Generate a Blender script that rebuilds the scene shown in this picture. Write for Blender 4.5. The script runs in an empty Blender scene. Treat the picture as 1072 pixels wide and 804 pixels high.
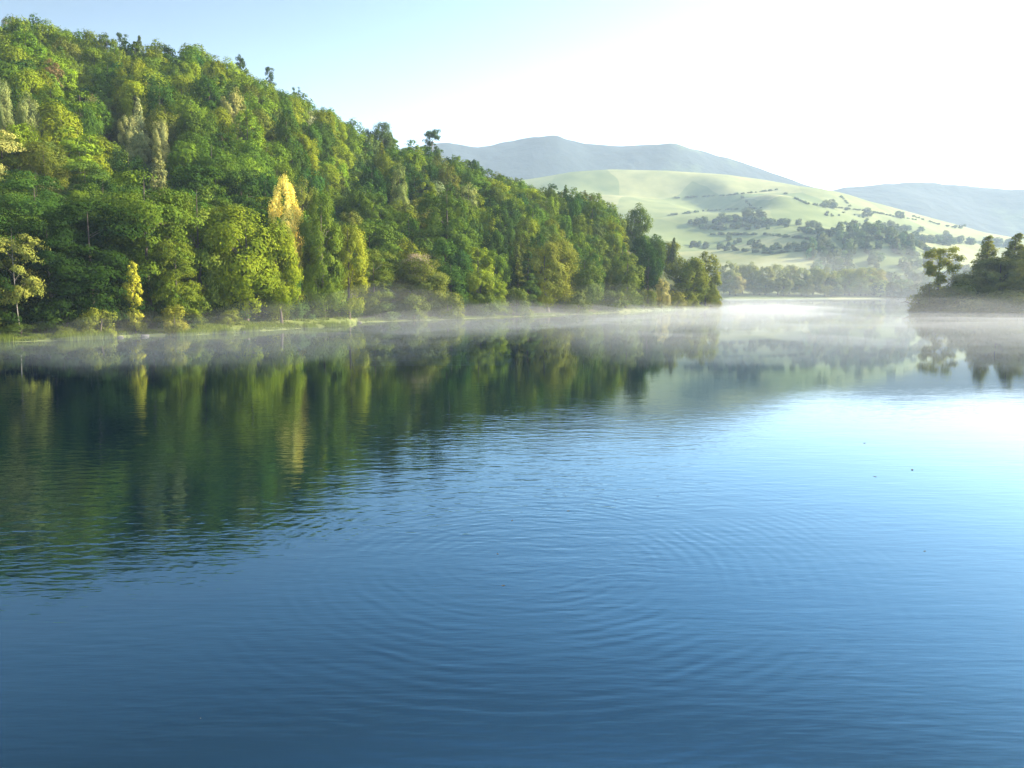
import bpy, math, random
import numpy as np
from mathutils import Matrix, Vector

R = math.radians
rs = np.random.RandomState(7)
random.seed(7)
scene = bpy.context.scene
COL = scene.collection

# ------------------------------------------------------------------ camera
F, CX, CY, HZ, CAMZ = 825.0, 536.0, 402.0, 305.5, 5.0
PITCH = math.atan((CY - HZ) / F)
cp, sp_ = math.cos(PITCH), math.sin(PITCH)
cam_data = bpy.data.cameras.new('camera')
cam_data.sensor_width = 36.0
cam_data.lens = 36.0 * F / 1072.0
cam_data.clip_start, cam_data.clip_end = 0.1, 30000
cam = bpy.data.objects.new('camera', cam_data)
COL.objects.link(cam)
cam.location = (0, 0, CAMZ)
cam.rotation_euler = (math.pi / 2 - PITCH, 0, 0)
scene.camera = cam


def ray(px, py):
    u, v = (px - CX) / F, (CY - py) / F
    return np.array([u, cp + v * sp_, v * cp - sp_])


def at(px, py, Y):
    """world point seen at pixel px,py at forward distance Y"""
    d = ray(px, py)
    return np.array([0, 0, CAMZ]) + d * (Y / d[1])


def ground_at(px, py, z=0.0):
    d = ray(px, py)
    return np.array([0, 0, CAMZ]) + d * ((z - CAMZ) / d[2])


def project(p):
    x, y, z = p[..., 0], p[..., 1], p[..., 2] - CAMZ
    dep = y * cp - z * sp_
    v = (y * sp_ + z * cp) / dep
    return CX + F * x / dep, CY - F * v, dep


# ------------------------------------------------------------------ object helpers
def mesh_obj(name, verts, faces, mat=None, parent=None, smooth=False, vary=None, tint=None):
    verts = np.asarray(verts, dtype=np.float32).reshape(-1, 3)
    faces = np.asarray(faces, dtype=np.int32)
    n, k = faces.shape
    me = bpy.data.meshes.new(name)
    me.vertices.add(len(verts))
    me.vertices.foreach_set('co', verts.ravel())
    me.loops.add(n * k)
    me.loops.foreach_set('vertex_index', faces.ravel())
    me.polygons.add(n)
    me.polygons.foreach_set('loop_start', np.arange(0, n * k, k, dtype=np.int32))
    if smooth:
        me.polygons.foreach_set('use_smooth', np.ones(n, dtype=bool))
    if vary is not None:
        a = me.attributes.new('vary', 'FLOAT', 'FACE')
        a.data.foreach_set('value', np.asarray(vary, dtype=np.float32))
    if tint is not None:
        a = me.attributes.new('tint', 'FLOAT_COLOR', 'FACE')
        a.data.foreach_set('color', np.asarray(tint, dtype=np.float32).ravel())
    me.update(calc_edges=True)
    if mat:
        me.materials.append(mat)
    o = bpy.data.objects.new(name, me)
    COL.objects.link(o)
    if parent is not None:
        o.parent = parent
    return o


def tag(o, label=None, cat=None, group=None, kind=None):
    if label: o['label'] = label
    if cat: o['category'] = cat
    if group: o['group'] = group
    if kind: o['kind'] = kind
    return o


def empty(name, loc):
    o = bpy.data.objects.new(name, None)
    o.empty_display_size = 0.5
    o.location = loc
    COL.objects.link(o)
    return o


def grid_faces(nr, nc):
    i = np.arange(nr * nc).reshape(nr, nc)
    return np.stack([i[:-1, :-1], i[:-1, 1:], i[1:, 1:], i[1:, :-1]], -1).reshape(-1, 4)


def vnoise(x, y, seed=0):
    """smooth value noise, about -1..1"""
    x, y = np.asarray(x, float), np.asarray(y, float)
    xi, yi = np.floor(x).astype(np.int64), np.floor(y).astype(np.int64)
    fx, fy = x - xi, y - yi
    fx, fy = fx * fx * (3 - 2 * fx), fy * fy * (3 - 2 * fy)

    def h(a, b):
        n = (a * 374761393 + b * 668265263 + seed * 974634777) & 0x7fffffff
        n = ((n ^ (n >> 13)) * 1274126177) & 0x7fffffff
        return ((n ^ (n >> 16)) % 65536) / 32768.0 - 1
    return ((h(xi, yi) * (1 - fx) + h(xi + 1, yi) * fx) * (1 - fy) + (h(xi, yi + 1) * (1 - fx) + h(xi + 1, yi + 1) * fx) * fy)


def sstep(a, b, x):
    t = np.clip((np.asarray(x, float) - a) / (b - a), 0, 1)
    return t * t * (3 - 2 * t)


# ------------------------------------------------------------------ materials
def new_mat(name):
    m = bpy.data.materials.new(name)
    m.use_nodes = True
    nt = m.node_tree
    nt.nodes.clear()
    out = nt.nodes.new('ShaderNodeOutputMaterial')
    return m, nt, out


def N(nt, typ, **kw):
    n = nt.nodes.new(typ)
    for k, v in kw.items():
        if k.startswith('i_'):
            n.inputs[k[2:].replace('_', ' ')].default_value = v
        else:
            setattr(n, k, v)
    return n


def math_n(nt, op, a, b=None, c=None):
    n = nt.nodes.new('ShaderNodeMath')
    n.operation = op
    for i, v in enumerate((a, b, c)):
        if v is None: continue
        if hasattr(v, 'links') or hasattr(v, 'is_linked'):
            nt.links.new(v, n.inputs[i])
        else:
            n.inputs[i].default_value = v
    return n.outputs[0]


def leaf_material(name, from_attr=False, base=None, translucency=0.22):
    m, nt, out = new_mat(name)
    L = nt.links.new
    if base is not None:
        c = N(nt, 'ShaderNodeRGB'); c.outputs[0].default_value = (*base, 1); csrc = c.outputs[0]
    elif from_attr:
        csrc = N(nt, 'ShaderNodeAttribute', attribute_name='tint').outputs['Color']
    else:
        csrc = N(nt, 'ShaderNodeObjectInfo').outputs['Color']
    va = N(nt, 'ShaderNodeAttribute', attribute_name='vary').outputs['Fac']
    ramp = N(nt, 'ShaderNodeValToRGB')
    e = ramp.color_ramp.elements
    e[0].position, e[0].color = 0.0, (0.62, 0.74, 0.75, 1)
    e[1].position, e[1].color = 1.0, (1.45, 1.28, 1.0, 1)
    L(va, ramp.inputs[0])
    mul = N(nt, 'ShaderNodeMix', data_type='RGBA', blend_type='MULTIPLY')
    mul.inputs[0].default_value = 1
    L(csrc, mul.inputs[6]); L(ramp.outputs[0], mul.inputs[7])
    col = mul.outputs[2]
    warm = N(nt, 'ShaderNodeMix', data_type='RGBA', blend_type='MULTIPLY')
    warm.inputs[0].default_value = 1
    warm.inputs[7].default_value = (1.25, 1.3, 0.6, 1)
    L(col, warm.inputs[6])
    d = N(nt, 'ShaderNodeBsdfDiffuse'); L(col, d.inputs[0])
    t = N(nt, 'ShaderNodeBsdfTranslucent'); L(warm.outputs[2], t.inputs[0])
    mx = N(nt, 'ShaderNodeMixShader'); mx.inputs[0].default_value = translucency
    L(d.outputs[0], mx.inputs[1]); L(t.outputs[0], mx.inputs[2])
    L(mx.outputs[0], out.inputs[0])
    return m


def noise_mat(name, cols, scale, rough=0.9, detail=6, stretch=(1, 1, 1), bump=0.0, bump_scale=4.0):
    """procedural ramp of colours over object-space noise"""
    m, nt, out = new_mat(name)
    L = nt.links.new
    tc = N(nt, 'ShaderNodeTexCoord')
    mp = N(nt, 'ShaderNodeMapping'); mp.inputs['Scale'].default_value = stretch
    L(tc.outputs['Object'], mp.inputs[0])
    no = N(nt, 'ShaderNodeTexNoise', i_Scale=scale, i_Detail=detail, i_Roughness=0.6)
    L(mp.outputs[0], no.inputs['Vector'])
    ramp = N(nt, 'ShaderNodeValToRGB')
    el = ramp.color_ramp.elements
    while len(el) < len(cols): el.new(0.5)
    for i, (p, c) in enumerate(cols):
        el[i].position = p; el[i].color = (*c, 1)
    L(no.outputs['Fac'], ramp.inputs[0])
    b = N(nt, 'ShaderNodeBsdfPrincipled', i_Roughness=rough)
    b.inputs['Specular IOR Level'].default_value = 0.1
    L(ramp.outputs[0], b.inputs['Base Color'])
    if bump:
        n2 = N(nt, 'ShaderNodeTexNoise', i_Scale=bump_scale, i_Detail=8)
        L(tc.outputs['Object'], n2.inputs['Vector'])
        bp = N(nt, 'ShaderNodeBump', i_Distance=bump)
        L(n2.outputs['Fac'], bp.inputs['Height']); L(bp.outputs[0], b.inputs['Normal'])
    L(b.outputs[0], out.inputs[0])
    return m


M_LEAF = leaf_material('leaves')
M_LEAFS = leaf_material('forest_leaves', from_attr=True)
M_GRASS = leaf_material('grass_blades', base=(0.115, 0.15, 0.028), translucency=0.35)
M_BARK = noise_mat('bark', [(0.3, (0.05, 0.04, 0.03)), (0.7, (0.16, 0.13, 0.1))], 6, stretch=(1, 1, .2), bump=.03)
M_PALEBARK = noise_mat('pale_bark', [(0.38, (0.08, 0.07, 0.06)), (0.5, (0.2, 0.18, 0.15)), (0.8, (0.32, 0.3, 0.25))], 4, bump=.02)
M_FLOOR = noise_mat('forest_floor', [(0.3, (0.025, 0.035, 0.012)), (0.5, (0.05, 0.06, 0.02)), (0.7, (0.075, 0.06, 0.035))], 0.35, bump=.1, bump_scale=1.5)
M_BANK = noise_mat('bank_turf', [(0.3, (0.055, 0.075, 0.02)), (0.5, (0.12, 0.14, 0.035)), (0.72, (0.19, 0.18, 0.06))], 0.5, bump=.1, bump_scale=2)


def hill_material():
    m, nt, out = new_mat('hill_cover')
    L = nt.links.new
    tc = N(nt, 'ShaderNodeTexCoord')

    def ramp(scale, cols):
        no = N(nt, 'ShaderNodeTexNoise', i_Scale=scale, i_Detail=6, i_Roughness=.6)
        L(tc.outputs['Object'], no.inputs['Vector'])
        r_ = N(nt, 'ShaderNodeValToRGB'); el = r_.color_ramp.elements; el.new(.5)
        for q, (p, c) in zip(el, cols): q.position = p; q.color = (*c, 1)
        L(no.outputs['Fac'], r_.inputs[0])
        return r_.outputs[0], no.outputs['Fac']
    c1, _ = ramp(.35, [(0.3, (0.025, 0.035, 0.012)), (0.5, (0.05, 0.06, 0.02)), (0.7, (0.075, 0.06, 0.035))])
    c2, f2 = ramp(.6, [(0.3, (0.06, 0.085, 0.02)), (0.5, (0.14, 0.165, 0.035)), (0.72, (0.21, 0.21, 0.06))])
    at_ = N(nt, 'ShaderNodeAttribute', attribute_name='turf').outputs['Fac']
    ed = N(nt, 'ShaderNodeMapRange', interpolation_type='SMOOTHSTEP')
    L(math_n(nt, 'MULTIPLY_ADD', f2, .8, math_n(nt, 'SUBTRACT', at_, .4)), ed.inputs[0])
    ed.inputs[1].default_value, ed.inputs[2].default_value = .35, .65
    mx = N(nt, 'ShaderNodeMix', data_type='RGBA'); L(ed.outputs[0], mx.inputs[0]); L(c1, mx.inputs[6]); L(c2, mx.inputs[7])
    b = N(nt, 'ShaderNodeBsdfPrincipled', i_Roughness=.95); b.inputs['Specular IOR Level'].default_value = .05
    n2 = N(nt, 'ShaderNodeTexNoise', i_Scale=2.0, i_Detail=8); L(tc.outputs['Object'], n2.inputs['Vector'])
    bp = N(nt, 'ShaderNodeBump', i_Distance=.12); L(n2.outputs['Fac'], bp.inputs['Height']); L(bp.outputs[0], b.inputs['Normal'])
    L(mx.outputs[2], b.inputs['Base Color']); L(b.outputs[0], out.inputs[0])
    return m


M_HILL = hill_material()
M_ROCK = noise_mat('rock', [(0.3, (0.05, 0.048, 0.042)), (0.7, (0.15, 0.14, 0.12))], 1.5, bump=.12, bump_scale=3)
M_FAR = noise_mat('far_ridge_cover', [(0.36, (0.016, 0.026, 0.030)), (0.56, (0.026, 0.038, 0.040)), (0.64, (0.06, 0.085, 0.045)), (0.68, (0.17, 0.16, 0.09))], 0.0035, detail=7, bump=6, bump_scale=.03)
M_BED = noise_mat('lake_bed', [(0.3, (0.05, 0.05, 0.04)), (0.7, (0.12, 0.11, 0.08))], 0.2)


def meadow_material():
    m, nt, out = new_mat('meadow')
    L = nt.links.new
    tc = N(nt, 'ShaderNodeTexCoord')
    # fields: big voronoi cells, each with its own green
    mp = N(nt, 'ShaderNodeMapping'); mp.inputs['Scale'].default_value = (0.0055, 0.0032, 0.0)
    mp.inputs['Rotation'].default_value = (0, 0, 0.35)
    wn = N(nt, 'ShaderNodeTexNoise', i_Scale=0.004, i_Detail=3)
    L(tc.outputs['Object'], wn.inputs['Vector'])
    add = N(nt, 'ShaderNodeVectorMath', operation='MULTIPLY_ADD')
    L(wn.outputs['Color'], add.inputs[0]); add.inputs[1].default_value = (120, 120, 0)
    L(tc.outputs['Object'], add.inputs[2]); L(add.outputs[0], mp.inputs[0])
    vo = N(nt, 'ShaderNodeTexVoronoi', i_Scale=1.0); L(mp.outputs[0], vo.inputs['Vector'])
    sep = N(nt, 'ShaderNodeSeparateColor'); L(vo.outputs['Color'], sep.inputs[0])
    r = N(nt, 'ShaderNodeValToRGB')
    el = r.color_ramp.elements
    el[0].position, el[0].color = 0.0, (0.11, 0.145, 0.055, 1)
    el[1].position, el[1].color = 1.0, (0.26, 0.25, 0.12, 1)
    x = el.new(.5); x.color = (0.185, 0.20, 0.085, 1)
    L(sep.outputs[0], r.inputs[0])
    n2 = N(nt, 'ShaderNodeTexNoise', i_Scale=0.03, i_Detail=7)
    L(tc.outputs['Object'], n2.inputs['Vector'])
    r2 = N(nt, 'ShaderNodeValToRGB')
    r2.color_ramp.elements[0].position, r2.color_ramp.elements[0].color = .3, (.72, .78, .7, 1)
    r2.color_ramp.elements[1].position, r2.color_ramp.elements[1].color = .7, (1.15, 1.1, 1, 1)
    L(n2.outputs['Fac'], r2.inputs[0])
    mul = N(nt, 'ShaderNodeMix', data_type='RGBA', blend_type='MULTIPLY'); mul.inputs[0].default_value = 1
    L(r.outputs[0], mul.inputs[6]); L(r2.outputs[0], mul.inputs[7])
    b = N(nt, 'ShaderNodeBsdfPrincipled', i_Roughness=0.95)
    b.inputs['Specular IOR Level'].default_value = 0.05
    L(mul.outputs[2], b.inputs['Base Color'])
    L(b.outputs[0], out.inputs[0])
    return m


M_MEADOW = meadow_material()

RING = ground_at(545, 588)


def water_material():
    m, nt, out = new_mat('lake_water')
    L = nt.links.new
    geo = N(nt, 'ShaderNodeTexCoord')
    pos = geo.outputs['Object']

    def noise(scale, stretch, rot, detail=2.0, rough=0.5, dist=0.0):
        mp = N(nt, 'ShaderNodeMapping')
        mp.inputs['Scale'].default_value = stretch
        mp.inputs['Rotation'].default_value = (0, 0, rot)
        L(pos, mp.inputs[0])
        n = N(nt, 'ShaderNodeTexNoise', i_Scale=scale, i_Detail=detail, i_Roughness=rough, i_Distortion=dist)
        L(mp.outputs[0], n.inputs['Vector'])
        return n.outputs['Fac']
    sx = N(nt, 'ShaderNodeSeparateXYZ'); L(pos, sx.inputs[0])

    def band(v, lo0, lo1, hi0, hi1):
        a = N(nt, 'ShaderNodeMapRange', interpolation_type='SMOOTHSTEP'); L(v, a.inputs[0])
        a.inputs[1].default_value, a.inputs[2].default_value = lo0, lo1
        b = N(nt, 'ShaderNodeMapRange', interpolation_type='SMOOTHSTEP'); L(v, b.inputs[0])
        b.inputs[1].default_value, b.inputs[2].default_value, b.inputs[3].default_value, b.inputs[4].default_value = hi0, hi1, 1, 0
        return math_n(nt, 'MULTIPLY', a.outputs[0], b.outputs[0])
    # breeze patch: a belt of wind ripples 12-48 m out, ragged edges
    wob = noise(0.06, (1, 1, 1), 0, 3, .6)
    yv = math_n(nt, 'MULTIPLY_ADD', wob, 26.0, math_n(nt, 'SUBTRACT', sx.outputs[1], 13.0))
    breeze = band(yv, 8, 15, 28, 50)
    patch = N(nt, 'ShaderNodeMapRange', interpolation_type='SMOOTHSTEP')
    L(noise(0.09, (1, 1.6, 1), 0.5, 3, .6), patch.inputs[0])
    patch.inputs[1].default_value, patch.inputs[2].default_value = .38, .62
    patch.inputs[3].default_value, patch.inputs[4].default_value = .35, 1.0
    breeze = math_n(nt, 'MULTIPLY', breeze, patch.outputs[0])
    ex = N(nt, 'ShaderNodeMapRange', interpolation_type='SMOOTHSTEP'); L(math_n(nt, 'MULTIPLY_ADD', wob, 14.0, sx.outputs[0]), ex.inputs[0])
    ex.inputs[1].default_value, ex.inputs[2].default_value, ex.inputs[3].default_value, ex.inputs[4].default_value = 6, 18, 1, .12
    breeze = math_n(nt, 'MULTIPLY', breeze, ex.outputs[0])
    h = math_n(nt, 'MULTIPLY', math_n(nt, 'MULTIPLY', noise(2.0, (.62, 1.5, 1), -0.30, 2.5, .5, .4), 0.015), breeze)
    h2 = math_n(nt, 'MULTIPLY', math_n(nt, 'MULTIPLY', noise(6.0, (.6, 1.3, 1), 0.15, 2, .5), 0.0028), breeze)
    h = math_n(nt, 'ADD', h, h2)
    calm = N(nt, 'ShaderNodeMapRange', interpolation_type='SMOOTHSTEP'); L(sx.outputs[1], calm.inputs[0])
    calm.inputs[1].default_value, calm.inputs[2].default_value, calm.inputs[3].default_value, calm.inputs[4].default_value = 19, 62, 1, .07
    # always-on gentle undulation
    h = math_n(nt, 'ADD', h, math_n(nt, 'MULTIPLY', noise(0.55, (.6, 1.3, 1), 0.1, 2, .45), 0.0055))
    h = math_n(nt, 'ADD', h, math_n(nt, 'MULTIPLY', noise(3.0, (.35, 1.7, 1), 0.05, 2.5, .55), 0.0034))
    h = math_n(nt, 'ADD', h, math_n(nt, 'MULTIPLY', noise(7.0, (.3, 1.5, 1), -0.08, 2.0, .5, .3), 0.0011))
    h = math_n(nt, 'MULTIPLY', h, calm.outputs[0])
    # ring waves spreading from one spot
    dv = N(nt, 'ShaderNodeVectorMath', operation='DISTANCE'); L(pos, dv.inputs[0])
    dv.inputs[1].default_value = tuple(RING)
    rr = math_n(nt, 'MULTIPLY_ADD', noise(.8, (1, 1, 1), 0, 2), 0.35, dv.outputs['Value'])
    rmk = N(nt, 'ShaderNodeMapRange', interpolation_type='SMOOTHSTEP'); L(noise(.45, (1, 1, 1), .3, 2), rmk.inputs[0])
    rmk.inputs[1].default_value, rmk.inputs[2].default_value, rmk.inputs[3].default_value = .36, .64, .12
    ringmask = rmk.outputs[0]
    for lam, amp, fade in ((0.29, 0.0016, 5.8), (0.19, 0.0004, 4.8)):
        s = math_n(nt, 'SINE', math_n(nt, 'MULTIPLY', rr, 2 * math.pi / lam))
        f = math_n(nt, 'POWER', 2.718, math_n(nt, 'MULTIPLY', math_n(nt, 'POWER', math_n(nt, 'DIVIDE', rr, fade), 2.0), -1.0))
        f = math_n(nt, 'MULTIPLY', f, ringmask)
        f = math_n(nt, 'MULTIPLY', f, math_n(nt, 'MINIMUM', math_n(nt, 'DIVIDE', rr, 4.0), 1.0))
        h = math_n(nt, 'ADD', h, math_n(nt, 'MULTIPLY', math_n(nt, 'MULTIPLY', s, amp), f))
    bp = N(nt, 'ShaderNodeBump', i_Strength=1.0, i_Distance=1.0)
    L(h, bp.inputs['Height'])
    # streaks of ruffled water far out
    st = N(nt, 'ShaderNodeMapRange', interpolation_type='SMOOTHSTEP')
    L(noise(0.03, (.25, 2.2, 1), 0.0, 3, .55), st.inputs[0])
    st.inputs[1].default_value, st.inputs[2].default_value = .5, .62
    st.inputs[3].default_value, st.inputs[4].default_value = 0.02, 0.05
    b = N(nt, 'ShaderNodeBsdfPrincipled', i_IOR=3.1)
    b.inputs['Specular Tint'].default_value = (.34, .74, 1.0, 1)
    b.inputs['Base Color'].default_value = (0.0001, 0.003, 0.009, 1)
    L(st.outputs[0], b.inputs['Roughness'])
    L(bp.outputs[0], b.inputs['Normal'])
    L(b.outputs[0], out.inputs[0])
    return m


M_WATER = water_material()


def volume_mat(name, density, color, aniso):
    m, nt, out = new_mat(name)
    v = N(nt, 'ShaderNodeVolumePrincipled')
    v.inputs['Density'].default_value = density
    v.inputs['Color'].default_value = (*color, 1)
    v.inputs['Anisotropy'].default_value = aniso
    v.inputs['Density Attribute'].default_value = ''
    v.inputs['Color Attribute'].default_value = ''
    v.inputs['Temperature Attribute'].default_value = ''
    nt.links.new(v.outputs[0], out.inputs['Volume'])
    return m


# ------------------------------------------------------------------ terrain of the wooded hill
SHORE = [(-420, 388), (-200, 366), (-60, 360), (0, 358.5), (60, 357), (110, 354.5), (150, 352.3), (185, 352), (210, 350.5), (250, 348.2), (300, 345), (335, 342.6),
         (360, 341), (372, 338.6), (385, 337.2), (420, 336.2), (450, 335.5), (500, 333.4), (550, 331.4), (600, 329.4), (650, 327.2), (700, 324.8), (735, 323.2), (753, 322.4)]
RIDGE = [(-420, -60, 215, 12), (-150, 4, 220, 12), (0, 22, 225, 11.5), (50, 29, 228, 11.5), (100, 42, 230, 11), (150, 50, 232, 11), (200, 56, 235, 11), (250, 73, 238, 11),
         (290, 90, 240, 11), (340, 110, 245, 12), (400, 128, 250, 12.5), (440, 144, 255, 13), (480, 154, 258, 14), (540, 176, 264, 15), (600, 194, 270, 15), (640, 206, 274, 15),
         (680, 226, 274, 15), (700, 240, 272, 15), (725, 258, 266, 13.5), (740, 275, 262, 11), (753, 300, 256, 8)]
sp = np.array([ground_at(a, b) for a, b in SHORE])
SK, SY = sp[:, 0] / sp[:, 1], sp[:, 1]
rp = np.array([at(a, b, c) for a, b, c, _ in RIDGE])
RK, RY, RZ = rp[:, 0] / rp[:, 1], rp[:, 1], rp[:, 2] - np.array([r[3] for r in RIDGE])
RZ = np.maximum(RZ, 0.8)
KMAX = SK[-1]


def hill_z(x, y):
    x, y = np.asarray(x, float), np.asarray(y, float)
    k = x / y
    ys, yr, zr = np.interp(k, SK, SY), np.interp(k, RK, RY), np.interp(k, RK, RZ)
    d = y - ys
    t = d / np.maximum(yr - ys, 4)
    bank = 0.8 * sstep(0, 9, d) + 0.12 * np.clip(d, 0, 3) / 3
    up = np.clip((t - 0.11) / 0.89, 0, 1)
    z = bank + (zr - 1.0) * (0.25 * up + 0.75 * (1 - (1 - up) ** 1.35)) * (zr > 1.0)
    # gullies running down the slope
    g = np.exp(-((k - np.interp(t, [0.2, 0.9], [(330 - 536) / F, (400 - 536) / F])) / 0.035) ** 2) * sstep(.12, .4, t) * (1 - sstep(.75, .98, t))
    g2 = np.exp(-((k - np.interp(t, [0.2, 0.9], [(150 - 536) / F, (95 - 536) / F])) / 0.03) ** 2) * sstep(.2, .4, t) * (1 - sstep(.6, .85, t))
    z = z - 9 * g - 6 * g2 + (2.2 * vnoise(x / 22, y / 22, 3) + 1.0 * vnoise(x / 9, y / 9, 4)) * sstep(.08, .3, t) * sstep(0.262, .2, k) * (1 - sstep(.85, 1, t))
    z = np.where(t > 1, zr * (1 - 0.55 * np.clip((t - 1) * 1.2, 0, 1) ** 1.2) - 0.0, z)
    z = np.where(d < 0, np.maximum(d * 0.22, -1.8), z)
    edge = sstep(KMAX, KMAX - 0.02, k)
    z = z * edge - 0.8 * (1 - edge)
    back = sstep(1.0, 1.9, t) * sstep(0.1, .25, k)
    return z - back * 6


ks = np.linspace(-1.15, KMAX + 0.012, 330)
ts = np.concatenate([[-16, -9, -5, -2.5, -1], np.linspace(0, 12, 15), np.linspace(14, 300, 90)])
KK, TT = np.meshgrid(ks, ts)
YY = np.interp(KK, SK, SY) + TT * (0.62 + 0.38 * sstep(0.3, -0.3, KK))
XX = KK * YY
ZZ = hill_z(XX, YY) + np.where(TT > 0, 0.08 * vnoise(XX / 1.7, YY / 1.7, 9), 0)
V = np.stack([XX, YY, ZZ], -1).reshape(-1, 3)
hill = mesh_obj('hillside', V, grid_faces(len(ts), len(ks)), M_HILL, smooth=True)
pk = KK * F + CX
wide = np.where(((pk > 205) & (pk < 375)) | (pk > 630), 10.0, 2.2)
a = hill.data.attributes.new('turf', 'FLOAT', 'POINT')
a.data.foreach_set('value', np.clip((wide + 1.5 - TT) / 3.0, 0, 1).astype(np.float32).ravel())
tag(hill, kind='structure')

# lake bed and the land sheet that reaches the horizon
bed = mesh_obj('ground', [(-9000, -3000, -2.6), (9000, -3000, -2.6), (9000, 14000, -2.6), (-9000, 14000, -2.6)], [(0, 1, 2, 3)], M_BED)
tag(bed, kind='structure')
wat = mesh_obj('water', [(-2500, -400, 0), (2500, -400, 0), (2500, 1100, 0), (-2500, 1100, 0)], [(0, 1, 2, 3)], M_WATER)
tag(wat, kind='structure')

# ------------------------------------------------------------------ far hills
G_RIDGE = [(300, 215), (450, 200), (560, 186), (600, 179), (640, 176.5), (700, 178), (760, 182.5), (800, 188), (850, 197), (880, 203.5), (920, 213), (960, 224), (1000, 234.5), (1030, 243), (1072, 250), (1300, 268), (1700, 285)]
gk = np.array([at(a, b, 1500)[0] / 1500 for a, b in G_RIDGE])
gz = np.array([at(a, b, 1500)[2] for a, b in G_RIDGE])


def meadow_z(x, y):
    x, y = np.asarray(x, float), np.asarray(y, float)
    k = x / y
    zr = np.interp(k, gk, gz)
    ysh = 590 + 14 * vnoise(x / 60, y * 0 + 1, 5) + 120 * sstep(0.45, 0.62, k)
    d = y - ysh
    t = d / (1500 - ysh)
    tt = np.clip(t, 0, 1)
    z = 1.5 * sstep(0, 20, d) + (zr - 1.5) * (0.55 * tt ** 1.25 + 0.45 * sstep(0.05, 1.0, tt))
    w = sstep(.06, .25, tt) * (1 - sstep(.86, 1, tt))
    z += w * (19 * vnoise(x / 190, y / 230, 12) + 8 * vnoise(x / 85, y / 95, 13))
    # knoll with a bright top, and the fold dropping to the sunless side
    kx, ky = at(790, 270, 850)[0], 850
    z += 21 * np.exp(-(((x - kx) / 95) ** 2 + ((y - ky) / 70) ** 2))
    kf = np.interp(y, [1100, 1250, 1450], [(815 - 536) / F, (790 - 536) / F, (745 - 536) / F])
    fold = (1 - sstep(-0.055, 0.012, k - kf)) * sstep(1050, 1200, y) * (1 - sstep(1400, 1500, y))
    z -= 34 * fold
    # wooded spur coming down to the water
    sx0, sy0 = at(925, 290, 830)[0], 830
    z += 20 * np.exp(-(((x - sx0) / 85) ** 2 + ((y - sy0) / 90) ** 2))
    z = np.where(t > 1, zr - (y - 1500) * 0.16, z)
    return np.where(d < 0, np.maximum(d * .1, -1.6), z)


ks = np.linspace(-0.45, 1.35, 300)
ys = np.concatenate([np.linspace(540, 640, 16), np.linspace(650, 1480, 120), np.linspace(1490, 1900, 14)])
KK, YY = np.meshgrid(ks, ys)
XX = KK * YY
mea = mesh_obj('meadow_hill', np.stack([XX, YY, meadow_z(XX, YY)], -1).reshape(-1, 3), grid_faces(len(ys), len(ks)), M_MEADOW, smooth=True)
tag(mea, kind='structure')


def far_ridge(name, prof, Yr, Y0, depth, seed, amp):
    kk = np.array([at(a, b, Yr)[0] / Yr for a, b in prof])
    zz = np.array([at(a, b, Yr)[2] for a, b in prof])
    ks = np.linspace(kk[0], kk[-1], 260)
    ys = np.concatenate([np.linspace(Y0, Yr, 70), np.linspace(Yr, Yr + depth, 20)[1:]])
    KK, YY = np.meshgrid(ks, ys)
    XX = KK * YY
    zr = np.interp(KK, kk, zz)
    t = np.clip((YY - Y0) / (Yr - Y0), 0, 1)
    z = zr * sstep(-.25, 1.05, t) * t ** .5
    w = sstep(.1, .4, t) * (1 - sstep(.9, 1, t))
    z = z + w * amp * (vnoise(XX / 260, YY / 420, seed) + .5 * vnoise(XX / 110, YY / 170, seed + 1)) + 2.0 * vnoise(XX / 30, YY / 30, seed + 2) * (t > .5)
    z = np.where(YY > Yr, zr - (YY - Yr) * .25, z)
    o = mesh_obj(name, np.stack([XX, YY, z], -1).reshape(-1, 3), grid_faces(len(ys), len(ks)), M_FAR, smooth=True)
    tag(o, kind='structure')
    return o


far_ridge('ridge', [(150, 190), (300, 172), (400, 158), (470, 149), (500, 154), (530, 148), (560, 142.5), (585, 143), (612, 150), (650, 152.5), (700, 150.5), (730, 156), (780, 170), (830, 188),
                    (865, 199), (950, 225), (1100, 262)], 2250, 1600, 500, 21, 26)
far_ridge('ridge.001', [(780, 232), (850, 204), (885, 196), (920, 192), (960, 190), (1000, 193), (1040, 197), (1072, 199), (1200, 196), (1500, 215)], 2400, 1700, 500, 31, 22)

# ------------------------------------------------------------------ headland across the bay
HS = [(946, 326), (955, 325.8), (985, 326.6), (1010, 327), (1040, 327.5), (1072, 328.2), (1140, 330), (1300, 334), (1600, 341)]
hp = np.array([ground_at(a, b) for a, b in HS])
HK, HY = hp[:, 0] / hp[:, 1], hp[:, 1]


def head_z(x, y):
    x, y = np.asarray(x, float), np.asarray(y, float)
    k = x / y
    d = y - np.interp(k, HK, HY)
    a = (k - HK[0]) * 200           # metres in from the tip
    top = 0.4 + 4.0 * sstep(0, 40, a) + 5 * sstep(25, 150, a)
    z = top * sstep(0, 26, d) * (1 - sstep(30, 75, d) * .9) + .4 * vnoise(x / 4, y / 4, 17) * sstep(0, 5, d)
    z = np.where(d < 0, np.maximum(d * .3, -1.6), z)
    e = sstep(-2.5, 4.0, a)
    return z * e - 1.5 * (1 - e) - 3 * sstep(60, 90, d)


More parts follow.
